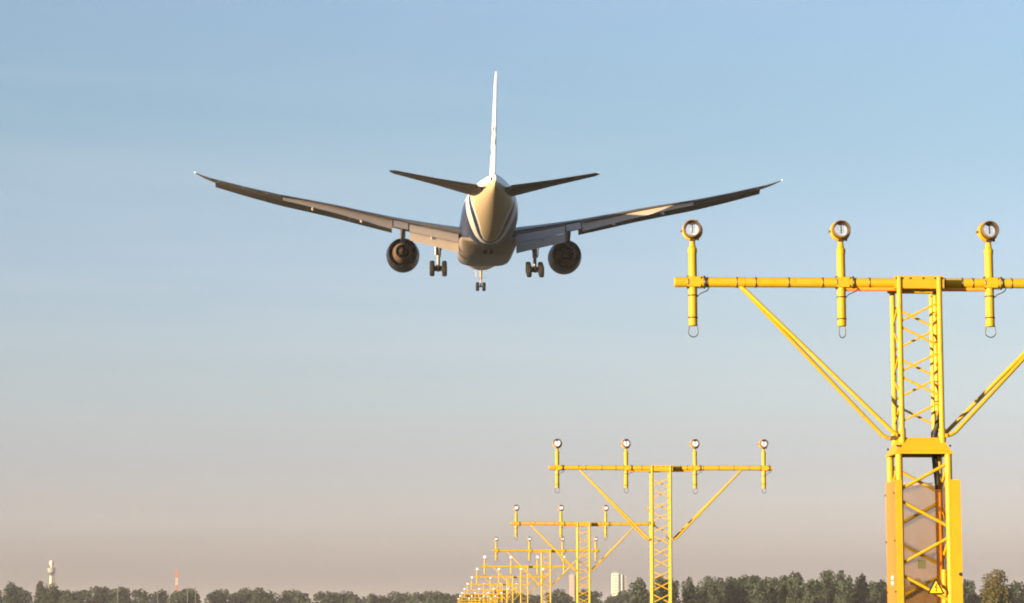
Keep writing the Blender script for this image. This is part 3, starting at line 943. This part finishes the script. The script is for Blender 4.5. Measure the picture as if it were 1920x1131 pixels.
    # flap track fairings
    for lat, sz in ((6.3, 1.0), (14.2, .9), (19.6, .8), (24.6, .35), (27.2, .3), (29.8, .3)):
        le, te, zte, tc, inc = wing_at(lat); c = te - le
        a = MB()
        big = sz > .5
        pts, rs = [], []
        L = (4.6 if big else 1.3) * sz
        for k in range(9):
            u = k / 8
            s = te + (.55 if big else .2) - L + L * u
            zz = zte - (.62 + .62 * u * u if big else .42) * sz
            pts.append(P(sx * lat, s, zz)); rs.append(max(.05, (.24 if big else .2) * sz * math.sin(math.pi * (.06 + .86 * u)) ** .7))
        a.path(pts, rs, 10)
        a.build('track_fairing', M['flap'] if big else M['wing'], wg, 60)
    return wg
wings = [wing(-1), wing(1)]

# engines
def engine(sx):
    zc = -2.40
    mt = Matrix.Translation(P(sx * 9.61, 0, zc)) @ Matrix.Scale(-1, 4, (0, 1, 0))    # axial = metres behind the nose
    e = MB()
    e.lathe([(17.35, 1.60), (17.3, 1.68), (17.4, 1.76), (17.9, 1.88), (19.0, 1.96), (20.6, 1.97), (22.0, 1.90), (23.2, 1.78), (24.1, 1.66)], mt, 48, mi=0)
    e.lathe([(24.1, 1.655), (23.0, 1.62), (22.0, 1.60), (21.0, 1.60), (21.0, .9)], mt, 48, mi=1)
    e.lathe([(17.35, 1.60), (18.2, 1.58), (19.2, 1.62), (19.2, .0)], mt, 48, mi=1)
    eng = fix_normals(e.build('engine', [M['nacelle'], M['duct']], plane, 45))
    r = MB(); r.lathe([(24.09, 1.655), (24.12, 1.668), (24.0, 1.685)], mt, 48); r.build('nozzle_lip', M['core'], eng, 60)
    c = MB(); c.lathe([(21.05, 1.0), (21.6, 1.18), (22.5, 1.27), (23.5, 1.24), (24.5, 1.08), (25.3, .90), (25.9, .80)], mt, 40); fix_normals(c.build('core_cowl', M['core'], eng, 45))
    c = MB(); c.lathe([(25.9, .80), (25.9, .77), (25.0, .76), (24.4, .76), (24.4, .3)], mt, 36); fix_normals(c.build('core_nozzle', M['duct'], eng, 45))
    c = MB(); c.lathe([(24.4, .52), (25.2, .50), (26.0, .40), (26.6, .24), (27.0, .04)], mt, 28, (False, True)); fix_normals(c.build('exhaust_plug', M['plug'], eng, 45))
    # pylon
    rings = []
    for s, zt, zb, w in ((19.2, -.40, -.55, .10), (20.5, -.1, -.6, .26), (23.0, .25, -1.05, .30), (25.4, .42, -1.35, .30), (27.5, .40, -1.25, .26), (29.5, .3, -.75, .16), (31.0, .1, -.35, .06)):
        zo = .0
        rings.append([P(sx * 9.61 - w, s, zt + zo), P(sx * 9.61 + w, s, zt + zo), P(sx * 9.61 + w, s, (zt + zb) / 2), P(sx * 9.61 + w * .7, s, zb), P(sx * 9.61 - w * .7, s, zb), P(sx * 9.61 - w, s, (zt + zb) / 2)])
    p = MB(); p.loft(rings); fix_normals(p.build('pylon', M['tail_grey'], eng, 40))
    b = MB(); b.box(P(sx * 9.61, 22.8, zc - 1.42), (.10, 2.2, .36)); b.build('bifurcation', M['duct'], eng)
    return eng
for sx in (-1, 1): engine(sx)

# tail surfaces
for sx in (-1, 1):
    t = MB()
    t.loft([section(sx * a, b, c, d, e, f_, .74, .74, camber=-.006) for a, b, c, d, e, f_ in ((.4, 53.2, 61.4, 1.28, .10, -2.2), (1.6, 54.1, 61.6, 1.42, .10, -2.2), (6, 57.9, 62.0, 2.02, .10, -2.2), (10.4, 61.0, 63.1, 2.66, .09, -2.2), (10.76, 61.6, 63.15, 2.72, .06, -2.2))])
    hs = fix_normals(t.build('horizontal_stabiliser', M['tail_grey'], plane, 35))
    rings = []
    for lat, le, te, z in ((1.7, 54.2, 61.6, 1.43), (6, 57.9, 62.0, 2.02), (10.35, 61.0, 63.1, 2.66)):
        c = te - le; s0 = te - .25 * c; zz = z - .25 * c * math.sin(R(2.2)) - .0; tk = .026 * c
        rings.append([P(sx * lat, s0, zz + tk), P(sx * lat, te, z + .012), P(sx * lat, te, z - .012), P(sx * lat, s0, zz - tk)])
    e = MB(); e.loft(rings); fix_normals(e.build('elevator', M['tail_grey'], hs, 35))
def fin_sec(z, le, te, tc, xend):
    c = te - le
    up = [(AF[k][0] * xend) for k in range(9, -1, -1)]
    def th(x):
        for (xa, ta), (xb, tb) in zip(AF, AF[1:]):
            if xa <= x <= xb + 1e-9: return ta + (tb - ta) * (x - xa) / max(xb - xa, 1e-6)
        return 0
    return [P(th(x) * tc * c, le + x * c, z) for x in up] + [P(-th(x) * tc * c, le + x * c, z) for x in reversed(up[:-1])]
FIN = [(2.5, 49.6, 61.3, .062), (4.2, 52.0, 61.8, .064), (8.5, 56.4, 62.9, .07), (12.4, 60.3, 63.9, .075), (12.95, 61.2, 64.0, .05)]
def fin_mat():
    m, nt, b = new_mat('fin_livery')
    tc = N(nt, 'ShaderNodeTexCoord'); sp = N(nt, 'ShaderNodeSeparateXYZ'); nt.links.new(tc.outputs['Object'], sp.inputs[0])
    nz = N(nt, 'ShaderNodeTexNoise'); nz.inputs['Scale'].default_value = .9; nz.inputs['Detail'].default_value = 1
    nt.links.new(tc.outputs['Object'], nz.inputs['Vector'])
    z = sp.outputs[2]
    band = math_node(nt, 'MULTIPLY', math_node(nt, 'GREATER_THAN', z, 5.1), math_node(nt, 'GREATER_THAN', 7.6, z))
    f = math_node(nt, 'MULTIPLY', band, math_node(nt, 'GREATER_THAN', nz.outputs[0], .52))
    nt.links.new(mix_col(nt, f, (.66, .65, .63), (.08, .12, .25)), b.inputs['Base Color'])
    b.inputs['Roughness'].default_value = .3
    return m
M['fin'] = fin_mat()
t = MB(); t.loft([fin_sec(z, a, b, c, .70) for z, a, b, c in FIN]); fin = fix_normals(t.build('vertical_fin', M['fin'], plane, 35))
rings = []
for z, a, b, c in [(2.75, 50.0, 61.4, .085)] + FIN[1:4]:
    ch = b - a; s0 = b - .29 * ch; tk = .017 * ch
    rings.append([P(tk, s0, z), P(.012, b, z), P(-.012, b, z), P(-tk, s0, z)])
t = MB(); t.loft(rings); fix_normals(t.build('rudder', M['fin'], fin, 35))

# landing gear
def wheel_mesh(parent, c, r, w):
    mt = Matrix.Translation(c) @ Matrix.Rotation(R(-90), 4, 'Z')
    t = MB()
    t.lathe([(-w * .40, r * .52), (-w * .5, r * .62), (-w * .5, r * .80), (-w * .38, r * .95), (-w * .2, r), (w * .2, r), (w * .38, r * .95), (w * .5, r * .80), (w * .5, r * .62), (w * .40, r * .52)], mt, 28)
    tw = t.build('wheel', M['tyre'], parent, 40)
    h = MB(); h.lathe([(-w * .34, 0), (-w * .36, r * .25), (-w * .40, r * .52), (w * .40, r * .52), (w * .36, r * .25), (w * .34, 0)], mt, 20); h.build('rim', M['rim'], tw, 40)
for sx in (-1, 1):
    x0, zp = sx * 5.49, -4.93
    g_ = MB()
    g_.path([P(x0 * .985, 33.0, -1.0), P(x0, 33.0, -3.6), P(x0, 33.0, -3.62), P(x0, 33, zp)], [.31, .28, .20, .19], 14)
    g_.tube(P(x0 - .26, 33.0, -3.45), P(x0 + .26, 33.0, -3.45), .12, 10)
    gear = g_.build('main_landing_gear', M['strut'], plane, 40)
    a = MB(); a.tube(P(x0 - sx * .1, 33, -3.0), P(x0 - sx * 1.25, 32.9, -1.35), .085, 10); a.tube(P(x0 - sx * .05, 32.9, -3.0), P(x0 - sx * .2, 30.4, -1.6), .09, 10); a.build('side_brace', M['dark_strut'], gear, 40)
    tl = R(13)
    a = MB(); a.tube(P(x0, 33 - 1.5 * math.cos(tl), zp + 1.5 * math.sin(tl)), P(x0, 33 + 1.5 * math.cos(tl), zp - 1.5 * math.sin(tl)), .17, 12)
    a.path([P(x0 + .0, 33.28, -3.7), P(x0, 33.55, -4.3), P(x0, 33.2, zp + .1)], .07, 8)
    tr = a.build('truck_beam', M['dark_strut'], gear, 40)
    for k in (-1, 0, 1):
        c0 = P(x0, 33 + 1.46 * k * math.cos(tl), zp - 1.46 * k * math.sin(tl))
        a = MB(); a.tube(c0 + Vector((-.62, 0, 0)), c0 + Vector((.62, 0, 0)), .11, 10); a.build('axle', M['dark_strut'], gear, 40)
        for dx in (-.70, .70):
            wheel_mesh(gear, c0 + Vector((dx, 0, 0)), .68, .56)
    a = MB(); a.box(P(x0 + sx * .42, 32.6, -2.45), (.05, 1.9, 2.0), Matrix.Rotation(R(sx * 4), 3, 'Y')); a.build('gear_door', M['white_paint'], gear)
g_ = MB(); g_.path([P(0, 6.1, -2.4), P(0, 5.95, -3.9), P(0, 5.95, -3.92), P(0, 5.9, -4.98)], [.17, .16, .10, .10], 12)
g_.tube(P(-.2, 5.95, -3.95), P(.2, 5.95, -3.95), .12, 8)
ng = g_.build('nose_landing_gear', M['strut'], plane, 40)
a = MB(); a.tube(P(0, 5.9, -3.7), P(0, 4.2, -2.7), .07, 8); a.build('drag_brace', M['strut'], ng, 40)
a = MB(); a.tube(P(-.42, 5.9, -4.96), P(.42, 5.9, -4.96), .08, 8); a.build('axle', M['dark_strut'], ng, 40)
for dx in (-.40, .40): wheel_mesh(ng, P(dx, 5.9, -4.96), .55, .42)
for sx in (-1, 1):
    a = MB(); a.box(P(sx * .62, 5.2, -3.35), (.04, 2.2, .85), Matrix.Rotation(R(sx * 8), 3, 'Y')); a.build('gear_door', M['fuselage'], ng)

# ------------------------------------------------------------------ hazy air
hz = MB()
hz.box((0, 0, 42.0), (18400, 18400, 86.0))
haze_m = bpy.data.materials.new('pale_haze')
haze_m.use_nodes = True
hn = haze_m.node_tree
hn.nodes.clear()
ho = hn.nodes.new('ShaderNodeOutputMaterial')
pv = hn.nodes.new('ShaderNodeVolumePrincipled')
pv.inputs['Color'].default_value = (.84, .86, .91, 1)
pv.inputs['Density'].default_value = .00008
pv.inputs['Anisotropy'].default_value = 0.0
hn.links.new(pv.outputs[0], ho.inputs['Volume'])
tag(hz.build('haze', haze_m), kind='stuff')
